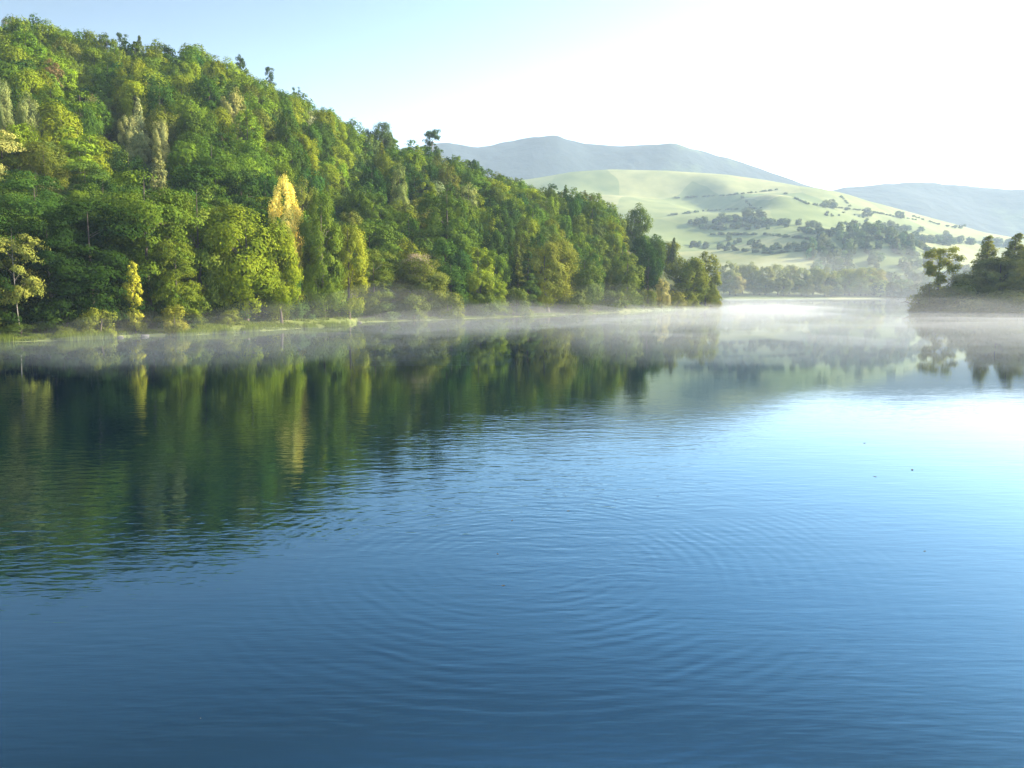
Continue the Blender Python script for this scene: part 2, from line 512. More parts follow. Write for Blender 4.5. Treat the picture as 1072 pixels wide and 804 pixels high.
ks = np.linspace(HK[0] - .015, HK[-1], 200)
ds = np.concatenate([[-8, -4, -1.5], np.linspace(0, 24, 22), np.linspace(27, 95, 22)])
KK, DD = np.meshgrid(ks, ds)
YY = np.interp(KK, HK, HY) + DD
XX = KK * YY
hd = mesh_obj('headland', np.stack([XX, YY, head_z(XX, YY)], -1).reshape(-1, 3), grid_faces(len(ds), len(ks)), M_FLOOR, smooth=True)
tag(hd, kind='structure')

# ------------------------------------------------------------------ tree prototypes
PROFILES = {
    'dome': lambda z: np.sqrt(np.clip(1 - ((z - .45) / .56) ** 2, 0, 1)),
    'egg': lambda z: np.sqrt(np.clip(1 - ((z - .38) / .63) ** 2, 0, 1)) ** 1.1,
    'bough': lambda z: np.sqrt(np.clip(1 - ((z - .40) / .62) ** 2, 0, 1)) ** .9,
    'airy': lambda z: np.sqrt(np.clip(1 - ((z - .5) / .52) ** 2, 0, 1)),
    'cone': lambda z: np.clip(1 - z, 0, 1) ** .8 * .95 + .05,
    'pyramid': lambda z: np.clip(1 - z, 0, 1) ** .85 * np.clip(.8 + 2 * z, 0, 1),
    'column': lambda z: np.sqrt(np.clip(1 - ((z - .45) / .57) ** 2, 0, 1)),
    'pine': lambda z: np.sqrt(np.clip(1 - ((z - .62) / .5) ** 2, 0, 1)) * .9 + .05,
    'shrub': lambda z: np.sqrt(np.clip(1 - ((z - .3) / .72) ** 2, 0, 1)),
}
#        height width bottom clumps clump_r flat droop
KINDS = {
    'dome': (13.0, 9.0, .10, 64, 1.2, .85, .0), 'egg': (15.0, 7.4, .08, 76, 1.02, .95, .25), 'bough': (16.0, 10.0, .05, 62, 1.35, .5, .35),
    'airy': (13.0, 7.0, .26, 26, .95, .5, .55), 'cone': (15.0, 6.4, .05, 110, .72, .6, .3),
    'pyramid': (15.0, 8.5, .03, 170, .95, .8, .25), 'column': (9.0, 2.4, .05, 95, .34, .9, .3),
    'pine': (11.0, 5.6, .16, 48, .62, .5, .0), 'shrub': (3.2, 4.2, .0, 24, .7, .75, .1)}


def leaf_cloud(kind, seed, n, L, wfac=.6):
    r = np.random.RandomState(seed)
    H, W, zb, nc, cr, flat, droop = KINDS[kind]
    prof = PROFILES[kind]
    z0, zh = H * zb, H * (1 - zb)
    lean = r.normal(0, .25, 2)
    # per-tree lobes make the outline uneven
    ph = r.uniform(0, 6.28, 4)
    C = []
    while len(C) < nc:
        zf = r.uniform(0.02, .97)
        a = r.uniform(0, 2 * math.pi)
        p = prof(np.array(zf)) * (1 + .16 * math.sin(2 * a + ph[0]) + .13 * math.sin(3 * a + ph[1] + 4 * zf) + .12 * math.sin(9 * zf + ph[2]))
        conic = kind in ('cone', 'pyramid')
        if not conic and r.rand() > .25 + .75 * p: continue
        rad = p * (W / 2 - cr * .55) * r.uniform(.55 if kind in ('dome', 'egg') else .35, 1) ** .5
        c = np.array([rad * math.cos(a) + lean[0] * zf, rad * math.sin(a) + lean[1] * zf, z0 + zf * (zh - cr * .5)])
        s = cr * r.uniform(.62, 1.3) * (1.1 - .45 * zf if kind == 'egg' else 1.2 - .85 * zf if kind in ('cone', 'pyramid') else 1)
        if any(np.linalg.norm((c - q[0]) * (1, 1, 1.2)) < (.2 if conic else .42) * (s + q[1]) for q in C) and r.rand() < .8: continue
        C.append((c, s, a, r.uniform(-1, 1)))
    wgt = np.array([q[1] ** 2 for q in C]); wgt /= wgt.sum()
    ci = r.choice(len(C), n, p=wgt)
    cc = np.array([q[0] for q in C])[ci]; cs = np.array([q[1] for q in C])[ci]; ca = np.array([q[2] for q in C])[ci]; cv = np.array([q[3] for q in C])[ci]
    d = r.normal(0, 1, (n, 3)); d[:, 2] += .35
    d /= np.linalg.norm(d, axis=1)[:, None]
    rad = cs * r.uniform(.25, 1, n) ** .45
    # ragged clumps: small twigs stick out
    rad *= 1 + .34 * np.sin(d[:, 0] * 7 + cv * 9) * np.sin(d[:, 1] * 8 + cv * 5 + d[:, 2] * 5) + np.abs(r.normal(0, .16, n))
    off = d * rad[:, None]
    off[:, 2] *= flat
    out = np.stack([np.cos(ca), np.sin(ca), np.zeros(n)], -1)
    radial = (off * out).sum(1)
    off[:, 2] -= droop * np.maximum(radial, 0) * .8
    if flat < .6:   # boughs stretch outwards
        off += out * (radial * .45)[:, None]
    P = cc + off
    axis = P - np.array([0, 0, z0 + zh * .42]); axis /= np.linalg.norm(axis, axis=1)[:, None] + 1e-6
    full = kind in ('dome', 'egg')
    nrm = d * (.6 if full else .85) + axis * (.85 if full else .5) + np.array([0, 0, .12]) + r.normal(0, .24, (n, 3))
    nrm /= np.linalg.norm(nrm, axis=1)[:, None]
    tg = np.cross(nrm, r.normal(0, 1, (n, 3)) + np.array([0, 0, .6])); tg /= np.linalg.norm(tg, axis=1)[:, None] + 1e-6
    bt = np.cross(nrm, tg)
    l = (L * r.uniform(.6, 1.3, n))[:, None]
    v = np.stack([P - tg * l * .5, P + bt * l * wfac * .5, P + tg * l * .5 - nrm * l * .12, P - bt * l * wfac * .5], 1).reshape(-1, 3)
    vary = np.clip(.5 + .2 * cv + r.normal(0, .17, n), 0, 1)
    return v, np.arange(4 * n).reshape(-1, 4), vary, C


def tube(pts, rads, n=7):
    pts = np.asarray(pts, float)
    vs, fs = [], []
    for i, (p, r_) in enumerate(zip(pts, rads)):
        t = pts[min(i + 1, len(pts) - 1)] - pts[max(i - 1, 0)]
        t /= np.linalg.norm(t) + 1e-9
        a = np.cross(t, [0.31, .95, .05]); a /= np.linalg.norm(a); b = np.cross(t, a)
        ang = np.linspace(0, 2 * math.pi, n, endpoint=False)
        vs.append(p + r_ * (np.cos(ang)[:, None] * a + np.sin(ang)[:, None] * b))
    for i in range(len(pts) - 1):
        for j in range(n):
            fs.append((i * n + j, i * n + (j + 1) % n, (i + 1) * n + (j + 1) % n, (i + 1) * n + j))
    return np.concatenate(vs), np.array(fs)


def trunk_shape(kind, seed, C):
    r = np.random.RandomState(seed + 99)
    H, W, zb, nc, cr, flat, droop = KINDS[kind]
    vs, fs, o = [], [], 0
    if kind == 'shrub':
        for q in C[:7]:
            p = q[0]
            v, f = tube([(p[0] * .12, p[1] * .12, -.3), (p[0] * .5, p[1] * .5, p[2] * .55), tuple(p)], [.07, .05, .02], 5)
            vs.append(v); fs.append(f + o); o += len(v)
        return np.concatenate(vs), np.concatenate(fs)
    b = {'column': .1, 'pine': .22, 'airy': .075}.get(kind, .26)
    bend = r.normal(0, .22, 2)
    zs = np.array([-1.5, 0, .05, .2, .4, .6, .8, .93]) * H
    zs[0] = -1.5
    pts = [(bend[0] * math.sin(z / H * 3), bend[1] * math.sin(z / H * 2.5), z) for z in zs]
    v, f = tube(pts, [b * 1.5, b * 1.25, b, b * .85, b * .65, b * .42, b * .22, b * .08], 9)
    vs.append(v); fs.append(f); o += len(v)
    idx = sorted(range(len(C)), key=lambda i: -np.linalg.norm(C[i][0][:2]))[:16]
    for i in idx:
        p = C[i][0]
        zs_ = max(H * .12, p[2] - np.linalg.norm(p[:2]) * (.7 if flat > .5 else .25) - .3)
        s = np.array([bend[0] * math.sin(zs_ / H * 3), bend[1] * math.sin(zs_ / H * 2.5), zs_])
        mid = s * .5 + p * .5 + np.array([0, 0, .18 * np.linalg.norm(p - s)])
        lr = b * .34 * (1 - .6 * zs_ / H)
        v, f = tube([s, mid, p], [lr, lr * .65, lr * .2], 5)
        vs.append(v); fs.append(f + o); o += len(v)
    return np.concatenate(vs), np.concatenate(fs)


PROTO = {}
PROTO_RAW = []


def proto(kind, i, n, L, hi=False):
    key = (kind, i, hi)
    if key in PROTO: return PROTO[key]
    seed = hash_seed(kind, i)
    v, f, vary, C = leaf_cloud(kind, seed, n, L)
    tv, tf = trunk_shape(kind, seed, C)
    PROTO[key] = dict(v=v, f=f, vary=vary, tv=tv, tf=tf, crown=None, trunk=None, pale=None)
    return PROTO[key]


def hash_seed(kind, i):
    return sum(ord(c) * (j + 3) for j, c in enumerate(kind)) * 31 + i * 17


NVAR = {'dome': 5, 'egg': 5, 'bough': 4, 'airy': 3, 'cone': 3, 'column': 1, 'pine': 3, 'shrub': 3, 'pyramid': 3}
COUNTS = {'dome': (9000, .44), 'egg': (9500, .42), 'bough': (9500, .46), 'airy': (2600, .42), 'cone': (8000, .40), 'column': (3000, .26), 'pyramid': (14000, .42), 'pine': (3200, .34), 'shrub': (3200, .24)}
HI = {'pyramid': (20000, .36), 'bough': (26000, .30), 'egg': (24000, .28), 'dome': (24000, .29), 'airy': (6500, .28), 'cone': (18000, .30), 'column': (9000, .2), 'pine': (3000, .3), 'shrub': (4200, .2)}

N_THINGS = [0]


def add_tree(name, loc, kind, var, h, w, rot, color, hi=False, pale=False, label=None, group=None, cat='tree', tilt=(0, 0)):
    """one tree: an empty at its base carrying trunk and crown; meshes are shared between copies"""
    n, L = (HI if hi else COUNTS)[kind]
    P = proto(kind, var, n, L, hi)
    t = empty(name, loc)
    H, W = KINDS[kind][:2]
    t.scale = (w / W, w / W, h / H)
    t.rotation_euler = (tilt[0], tilt[1], rot)
    if P['crown'] is None:
        c = mesh_obj('crown', P['v'], P['f'], M_LEAF, t, vary=P['vary'])
        P['crown'] = c
    else:
        c = P['crown'].copy(); c.parent = t; COL.objects.link(c)
    c.color = (*[min(.8, q * g) for q, g in zip(color, (1.36, 1.19, 0.80))], 1)
    slot = 'pale' if pale else 'trunk'
    if P[slot] is None:
        k = mesh_obj('trunk' if kind != 'shrub' else 'stems', P['tv'], P['tf'], M_PALEBARK if pale else M_BARK, t, smooth=True)
        P[slot] = k
    else:
        k = P[slot].copy(); k.parent = t; COL.objects.link(k)
    tag(t, label, cat, group)
    N_THINGS[0] += 1
    return t


COLORS_SCALE = 1.25
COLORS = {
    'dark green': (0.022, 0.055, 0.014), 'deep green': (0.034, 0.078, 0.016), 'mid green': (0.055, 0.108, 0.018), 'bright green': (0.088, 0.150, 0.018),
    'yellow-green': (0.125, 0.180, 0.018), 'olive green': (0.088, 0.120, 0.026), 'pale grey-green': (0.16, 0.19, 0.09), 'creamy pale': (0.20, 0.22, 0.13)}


def jit(c, r, a=.12):
    f = 1 + r.normal(0, a)
    return tuple(max(.004, x * f * (1 + r.normal(0, a * .4))) for x in c)


# ------------------------------------------------------------------ distinctive trees of the wooded shore
def yshore(px, py=330):
    k = at(px, py, 100)[0] / 100
    return float(np.interp(k, SK, SY))


HEROES = [
    # px, setback, top py, width px, kind, var, colour, hi, pale, label, name
    (20, 4, 230, 54, 'airy', 0, (.13, .16, .05), True, True, 'spindly pale yellow tree with sparse drooping boughs on a bare slender trunk', 'birch_tree'),
    (141, 2.4, 271, 17, 'column', 0, (.26, .29, .05), True, False, 'short narrow lemon-yellow tree against the dark foot of the forest', 'broadleaf_tree'),
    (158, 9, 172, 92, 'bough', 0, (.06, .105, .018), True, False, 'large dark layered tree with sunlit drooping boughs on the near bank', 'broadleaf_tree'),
    (98, 7, 205, 95, 'bough', 1, (.013, .032, .008), True, False, 'broad very dark tree rising behind the bushy near bank', 'broadleaf_tree'),  # leaf colour of this and the next two darkened to stand for shade
    (55, 7, 222, 70, 'bough', 2, (.011, .028, .008), True, False, 'shade-darkened green tree just behind the spindly pale yellow tree', 'broadleaf_tree'),
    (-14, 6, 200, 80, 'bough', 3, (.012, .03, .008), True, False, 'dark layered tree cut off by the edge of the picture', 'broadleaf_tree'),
    (212, 12, 188, 62, 'egg', 0, (.10, .155, .035), True, False, 'feathery pale green pointed tree between layered dark tree and golden tree', 'broadleaf_tree'),
    (186, 7, 248, 48, 'bough', 1, (.085, .125, .02), True, False, 'smaller sunlit green tree with loose boughs at the shore bend', 'broadleaf_tree'),
    (258, 8, 213, 84, 'dome', 0, (.105, .155, .018), True, False, 'big bright green round tree standing on the grassy spit', 'broadleaf_tree'),
    (295, 5, 231, 52, 'dome', 2, (.115, .165, .018), True, False, 'bright green leaning tree at the spit edge before the golden tree', 'broadleaf_tree'),
    (301, 17, 181, 34, 'egg', 2, (.66, .55, .22), True, False, 'tall golden yellow tree rising above the green trees of the spit', 'broadleaf_tree'),
    (340, 10, 196, 46, 'egg', 3, (.075, .125, .022), True, False, 'slim mid green tree beside the golden tree', 'broadleaf_tree'),
    (366, 6, 232, 46, 'dome', 1, (.14, .18, .025), True, False, 'small bright crowned tree in the dark hollow beyond the spit', 'broadleaf_tree'),
    (392, 7, 258, 44, 'bough', 2, (.07, .105, .018), True, False, 'low spreading green tree in the hollow, next to bright crowned one', 'broadleaf_tree'),
    (440, 7, 268, 62, 'dome', 2, (.085, .115, .03), True, False, 'rounded olive tree whose crown tip is covered in pale pinkish blossom', 'blossom_tree'),
    (468, 25, 192, 62, 'egg', 4, (.055, .105, .02), True, False, 'tall egg-shaped green tree behind the blossom-topped tree', 'broadleaf_tree'),
    (553, 7, 258, 36, 'cone', 0, (.05, .09, .025), True, False, 'slender pointed dark tree beside the bright rounded waterside tree', 'pointed_tree'),
    (574, 6, 245, 56, 'dome', 3, (.125, .155, .035), True, False, 'bright rounded tree with warm pale crown standing at the water', 'broadleaf_tree'),
    (612, 6, 268, 40, 'dome', 4, (.07, .11, .03), False, False, 'mid green round tree on the waterside next to bright rounded one', 'broadleaf_tree'),
    (655, 7, 262, 42, 'egg', 0, (.08, .12, .03), False, False, 'soft green tree on the waterside before the grassy point', 'broadleaf_tree'),
    (693, 5, 288, 16, 'egg', 0, (.27, .28, .19), False, True, 'small whitish blossoming tree on the grassy point', 'blossom_tree'),
    (718, 9, 268, 40, 'dome', 1, (.10, .135, .03), False, False, 'sunlit round tree just inside the tip of the point', 'broadleaf_tree'),
    (738, 5, 262, 30, 'egg', 2, (.12, .15, .04), False, False, 'outermost sunlit tree at the tip of the wooded point', 'broadleaf_tree'),
]
hero_foot = []
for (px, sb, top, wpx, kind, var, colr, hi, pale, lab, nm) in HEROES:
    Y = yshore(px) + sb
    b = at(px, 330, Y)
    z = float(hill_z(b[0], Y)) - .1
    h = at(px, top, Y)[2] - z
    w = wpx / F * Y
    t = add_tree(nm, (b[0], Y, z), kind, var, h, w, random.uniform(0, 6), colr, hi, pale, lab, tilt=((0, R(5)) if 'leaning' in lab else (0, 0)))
    hero_foot.append((px, Y, wpx, top))
    if nm == 'blossom_tree' and px == 440:
        # the pale blossom on its crown tip: a part of its own
        v, f, vary, _ = leaf_cloud('dome', 5, 5000, .3)
        sc = .52
        v = v * np.array([sc, sc, .46]) + np.array([-.3, 0, 7.9])
        o = mesh_obj('blossom', v, f, M_LEAF, t, vary=vary)
        o.color = (.36, .28, .25, 1)

# individual trees spotted high on the hill or on the skyline: px, top py, px height, width, kind, colour
SPOTS = [
    (23, 9, 24, 15, 'airy', 0, (.15, .15, .11), 'thin pale bare-looking tree poking above the highest skyline'),
    (137, 33, 20, 15, 'pine', 1, (.035, .07, .04), 'small dark flat-topped pine on the skyline above the hill shoulder'),
    (153, 33, 24, 20, 'pyramid', 0, (.05, .08, .04), 'tiny pointed conifer on the skyline beside a flat-topped pine'),
    (208, 46, 16, 13, 'pine', 2, (.035, .07, .04), 'small dark pine on the skyline where the ridge begins to fall'),
    (257, 55, 26, 13, 'pine', 0, (.03, .06, .035), 'lone dark pine with bare trunk on the falling skyline'),
    (286, 68, 24, 13, 'pine', 1, (.03, .06, .035), 'dark tiered pine standing clear of the falling skyline'),
    (313, 87, 18, 11, 'pine', 2, (.035, .07, .03), 'short dark pine on the skyline above the dark gully'),
    (402, 125, 20, 24, 'dome', 0, (.05, .09, .03), 'round tree on the skyline before the umbrella-shaped one'),
    (452, 133, 24, 24, 'pine', 0, (.035, .07, .035), 'dark umbrella-shaped pine on the skyline near the far blue ridge'),
    (64, 58, 26, 18, 'airy', 1, (.12, .10, .06), 'thin brownish tree with visible trunks high on the hill'),
    (104, 98, 26, 21, 'dome', 0, (.27, .26, .15), 'cream coloured tree halfway up the hill over a dark gap'),
    (147, 97, 36, 34, 'pyramid', 1, (.19, .24, .15), 'pale spire-shaped tree halfway up the hill'),
    (137, 118, 24, 18, 'dome', 1, (.20, .235, .13), 'pale buff tree at the foot of the pale spire-shaped tree'),
    (170, 122, 22, 18, 'dome', 2, (.20, .235, .13), 'small pale tree downhill of the pale spire-shaped tree'),
    (165, 149, 44, 38, 'pyramid', 2, (.15, .18, .10), 'grey-green spire tree lower down the hill than the pale spire'),
    (36, 94, 30, 23, 'dome', 3, (.15, .20, .10), 'pale grey-green tree high on the hill over the spindly tree'),
    (9, 78, 30, 20, 'dome', 4, (.14, .19, .10), 'pale grey-green tree near the top edge of the forest'),
    (418, 168, 42, 22, 'egg', 1, (.12, .17, .075), 'pale green tall tree on the spur above the blossom-topped tree'),
    (706, 246, 20, 17, 'pyramid', 2, (.075, .105, .06), 'lone grey-green conifer on the skyline nearest the meadow hill'),
    (667, 213, 26, 28, 'dome', 3, (.065, .11, .025), 'broad tree topping the skyline near the lone grey-green conifer'),
]
GENERIC = []


def hill_hit(px, py, zoff=0.0):
    for Y in np.arange(80, 300, .5):
        p = at(px, py, Y)
        if hill_z(p[0], Y) + zoff >= p[2] - .01 and Y > yshore(px) + 2:
            return np.array([p[0], Y, float(hill_z(p[0], Y))])
    return None


for (px, top, hpx, wpx, kind, var, colr, lab) in SPOTS:
    # stand it where its middle pixel meets the ground raised by the tree cover
    p = None
    ridgeY = float(np.interp(at(px, 200, 100)[0] / 100, RK, RY))
    sky = float(np.interp(px, [r[0] for r in RIDGE], [r[1] for r in RIDGE]))
    if top < sky + 8:
        Y = ridgeY + 2
    else:
        p = hill_hit(px, top + hpx, 7.0)
        Y = p[1] if p is not None else ridgeY
    b = at(px, 200, Y)
    zg = float(hill_z(b[0], Y))
    h = max(at(px, top, Y)[2] - zg, 6)
    w = wpx / F * Y
    nm = {'pine': 'pine_tree', 'cone': 'conifer_tree', 'pyramid': 'conifer_tree'}.get(kind, 'broadleaf_tree')
    if kind == 'pyramid' and colr[0] > .1: nm = 'pointed_tree'
    add_tree(nm, (b[0], Y, zg - .2), kind, var, h, w, random.uniform(0, 6), colr, False, False, lab)
    hero_foot.append((px, Y, wpx, top))

# ------------------------------------------------------------------ the forest on the hill
cand = []
gx = np.arange(-330, 90, 5.2)
gy = np.arange(70, 330, 5.2)
for i, yy in enumerate(gy):
    for j, xx in enumerate(gx):
        x = xx + (2.6 if i % 2 else 0) + rs.uniform(-2.1, 2.1)
        y = yy + rs.uniform(-2.1, 2.1)
        k = x / y
        if k < -.82 or k > KMAX - .012: continue
        ys_, yr_ = np.interp(k, SK, SY), np.interp(k, RK, RY)
        px = CX + F * k / cp * 1.0
        sb = 3.2 + rs.uniform(0, 2)
        if 205 < px < 372: sb = 9.5
        if 640 < px < 730: sb = 7
        if y < ys_ + sb or y > yr_ + 16: continue
        t = (y - ys_) / (yr_ - ys_)
        z = float(hill_z(x, y))
        if rs.rand() < .09 and .1 < t < .85: continue
        # tree form by place
        if px > 430:
            kind = rs.choice(['egg', 'dome', 'bough', 'cone'], p=[.40, .52, .05, .03])
        elif t < .3:
            kind = rs.choice(['bough', 'egg', 'dome'], p=[.5, .2, .3])
        else:
            kind = rs.choice(['dome', 'egg', 'cone', 'airy'], p=[.80, .14, .03, .03])
        h = {'dome': 11.2, 'egg': 12.3, 'bough': 14.0, 'cone': 12.5, 'airy': 11.0}[kind] * rs.uniform(.82, 1.2)
        w = {'dome': 7.0, 'egg': 6.6, 'bough': 8.6, 'cone': 5.2, 'airy': 6.0}[kind] * rs.uniform(.85, 1.18)
        rh = float(np.interp(px, [r[0] for r in RIDGE], [r[3] for r in RIDGE]))
        if t > .88: h = min(h, rh * rs.uniform(.82, 1.08))
        if px > 700: h *= np.interp(px, [700, 750], [1, .72]); w *= .9
        if px > 430 and t < .88: h *= 1.06
        if y - ys_ < 7: h *= .72; w *= .85
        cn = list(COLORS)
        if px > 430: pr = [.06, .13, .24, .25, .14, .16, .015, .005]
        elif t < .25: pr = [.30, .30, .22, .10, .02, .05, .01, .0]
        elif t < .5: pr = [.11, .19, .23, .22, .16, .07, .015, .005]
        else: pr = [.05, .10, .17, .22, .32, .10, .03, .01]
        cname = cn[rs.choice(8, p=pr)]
        bad = False
        for (hx, hy, hw, ht) in hero_foot:
            kx = at(hx, 300, hy)[0]
            dd = math.hypot(x - kx, y - hy)
            if dd < .32 * (hw / F * hy + w): bad = True; break
            if y < hy + 1.0 and abs(px - hx) < hw * .5 + .42 * w / y * F:
                top_px = HZ - (z + h - CAMZ) / y * F
                if top_px < ht + 30 and hy - y < 70 and (ht > 160 or hy - y < 14): bad = True; break
        if bad: continue
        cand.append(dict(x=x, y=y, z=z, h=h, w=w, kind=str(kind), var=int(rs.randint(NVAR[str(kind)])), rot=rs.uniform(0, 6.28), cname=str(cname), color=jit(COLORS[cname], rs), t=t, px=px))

# how much of each crown the camera sees (coarse z-buffer of ellipses)
zb = np.full((402, 536), 1e9); ib = np.full((402, 536), -1, int)
gyy, gxx = np.mgrid[0:402, 0:536]
for n, c in enumerate(cand):
    ctr = np.array([c['x'], c['y'], c['z'] + c['h'] * .56])
    u, v, dep = project(ctr)
    ru, rv = c['w'] * .5 / dep * F / 2, c['h'] * .46 / dep * F / 2
    u, v = u / 2, v / 2
    x0, x1, y0, y1 = int(max(0, u - ru)), int(min(535, u + ru)) + 1, int(max(0, v - rv)), int(min(401, v + rv)) + 1
    if x1 <= x0 or y1 <= y0: continue
    sxx, syy = gxx[y0:y1, x0:x1], gyy[y0:y1, x0:x1]
    m = ((sxx - u) / ru) ** 2 + ((syy - v) / rv) ** 2 < 1
    zz = zb[y0:y1, x0:x1]
    m &= zz > dep
    zz[m] = dep
    ib[y0:y1, x0:x1][m] = n
vis = np.bincount(ib[ib >= 0].ravel(), minlength=len(cand))
order = np.argsort(-vis)
N_FOREST = 205
single = set(int(i) for i in order[:N_FOREST] if vis[i] > 0)

ZONES = [(.12, "at the water's edge"), (.38, 'low on the hill'), (.7, 'halfway up the hill'), (.9, 'high on the hill'), (9, 'on the skyline ridge')]
SEGS = [(85, 'behind the spindly tree'), (215, 'above the layered tree'), (385, 'above the golden tree'), (505, 'above the blossom-topped tree'), (630, 'above the bright waterside tree'), (9999, 'towards the grassy point')]
SHAPE = {'dome': 'round-crowned', 'egg': 'oval', 'bough': 'layered', 'cone': 'pointed', 'airy': 'thin'}
ORD = ['first', 'second', 'third', 'fourth', 'fifth', 'sixth', 'seventh', 'eighth', 'ninth', 'tenth']
by = {}
for i in sorted(single):
    c = cand[i]
    zn = next(z for lim, z in ZONES if c['t'] < lim)
    sg = next(s for lim, s in SEGS if c['px'] < lim)
    by.setdefault(f"{c['cname']} {SHAPE[c['kind']]} tree {zn}, {sg}", []).append(i)
labels = {}
for lab, ids in by.items():
    ids.sort(key=lambda i: cand[i]['y'] - np.interp(cand[i]['x'] / cand[i]['y'], SK, SY))
    for n, i in enumerate(ids):
        labels[i] = lab if len(ids) == 1 else (lab + (', nearer the water' if n == 0 else ', farther uphill') if len(ids) == 2 else lab + f", {ORD[min(n, 9)]} from water")
for i in sorted(single):
    c = cand[i]
    nm = 'conifer_tree' if c['kind'] == 'cone' else 'broadleaf_tree'
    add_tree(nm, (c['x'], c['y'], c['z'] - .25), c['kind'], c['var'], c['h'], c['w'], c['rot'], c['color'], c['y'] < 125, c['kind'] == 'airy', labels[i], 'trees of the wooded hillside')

# every other tree of the wood, hardly showing, as one object
LOW = {}
vs, fs, va, ti, off = [], [], [], [], 0
for i, c in enumerate(cand):
    if i in single: continue
    if c['px'] < -130 : continue
    key = (c['kind'], c['var'] % 2)
    if key not in LOW:
        LOW[key] = leaf_cloud(key[0], 500 + hash_seed(*key), 3000, .64)[:3] + (trunk_shape(key[0], 3, []),)
    v, f, vary, (tv, tf) = LOW[key]
    H, W = KINDS[c['kind']][:2]
    ca, sa = math.cos(c['rot']), math.sin(c['rot'])
    S = np.array([c['w'] / W, c['w'] / W, c['h'] / H])
    rot = np.array([[ca, -sa, 0], [sa, ca, 0], [0, 0, 1]])
    for (vv, ff, vr, cl) in ((v, f, vary, c['color']), (tv, tf, np.full(len(tf), .5), (.09, .075, .06))):
        w_ = (vv * S) @ rot.T + np.array([c['x'], c['y'], c['z'] - .25])
        vs.append(w_); fs.append(ff + off); off += len(w_); va.append(vr)
        ti.append(np.tile(np.array([*cl, 1.0]), (len(ff), 1)))
rest = mesh_obj('forest', np.concatenate(vs), np.concatenate(fs), M_LEAFS, vary=np.concatenate(va), tint=np.concatenate(ti))
tag(rest, 'mass of further trees filling the gaps of the wooded hillside', 'forest', kind='stuff')

# ------------------------------------------------------------------ shrubs along the waterline
SHRUBS = [(103, 1.4, 322, 40, (.11, .14, .03), 'feathery light green bush at the water under the dark trees'), (70, 2.0, 341, 24, (.07, .10, .02), 'low bush on the dim bank beyond the feathery light bush'),
          (182, 1.6, 318, 30, (.13, .15, .035), 'pale green bush at the shore bend beside the grassy spit'), (200, 5, 325, 26, (.08, .11, .02), 'green bush tucked behind the spit grass'),
          (240, 7, 322, 30, (.09, .125, .02), 'bush under the big bright round tree on the spit'), (402, 3, 316, 34, (.045, .08, .02), 'dark bush in the shaded hollow past the spit'),
          (432, 2.5, 306, 36, (.07, .10, .025), 'olive bush under the blossom-topped tree'), (470, 2.5, 304, 38, (.08, .11, .025), 'round bush beside the blossom-topped tree on the side of the point'),
          (505, 3, 306, 34, (.055, .09, .025), 'dark green bush halfway between blossom-topped and bright rounded trees'), (540, 3, 300, 34, (.075, .11, .03), 'soft green bush under the slender pointed tree'),
          (603, 3, 303, 32, (.07, .10, .03), 'bush at the water under the mid green round tree'), (640, 4, 303, 30, (.075, .11, .03), 'bush at the start of the grassy point'),
          (676, 6, 302, 24, (.09, .12, .03), 'bush behind the small whitish blossoming tree'), (708, 4, 304, 20, (.14, .16, .06), 'pale bush on the grassy point beside the whitish tree'),
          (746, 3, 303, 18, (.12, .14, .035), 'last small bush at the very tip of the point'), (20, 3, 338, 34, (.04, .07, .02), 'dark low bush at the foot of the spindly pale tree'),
          (140, 3, 332, 26, (.10, .125, .025), 'bush beneath the narrow lemon-yellow tree'), (722, 3.5, 303, 24, (.11, .14, .03), 'sunlit bush under the round tree inside the tip')]
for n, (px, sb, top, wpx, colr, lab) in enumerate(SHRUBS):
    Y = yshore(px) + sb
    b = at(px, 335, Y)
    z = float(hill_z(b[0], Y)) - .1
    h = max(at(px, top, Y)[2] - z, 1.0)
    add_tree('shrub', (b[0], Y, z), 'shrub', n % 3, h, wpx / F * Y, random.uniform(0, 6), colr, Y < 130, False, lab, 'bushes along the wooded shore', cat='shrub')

UNDER = [(85, 'beneath the dark trees behind the spindly tree'), (215, 'beneath the layered tree'), (385, 'behind the grassy spit'), (505, 'under the trees near the blossom-topped one')]
rr = np.random.RandomState(23)
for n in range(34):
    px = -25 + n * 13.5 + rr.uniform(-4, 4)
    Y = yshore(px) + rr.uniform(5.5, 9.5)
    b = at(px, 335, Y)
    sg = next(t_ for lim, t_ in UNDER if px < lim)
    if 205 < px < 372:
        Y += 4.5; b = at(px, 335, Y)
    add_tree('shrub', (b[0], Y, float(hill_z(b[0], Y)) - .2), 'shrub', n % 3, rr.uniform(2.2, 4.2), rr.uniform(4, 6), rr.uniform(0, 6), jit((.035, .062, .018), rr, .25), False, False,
             'dark understorey bush ' + sg, 'understorey bushes of the wooded shore', cat='shrub')

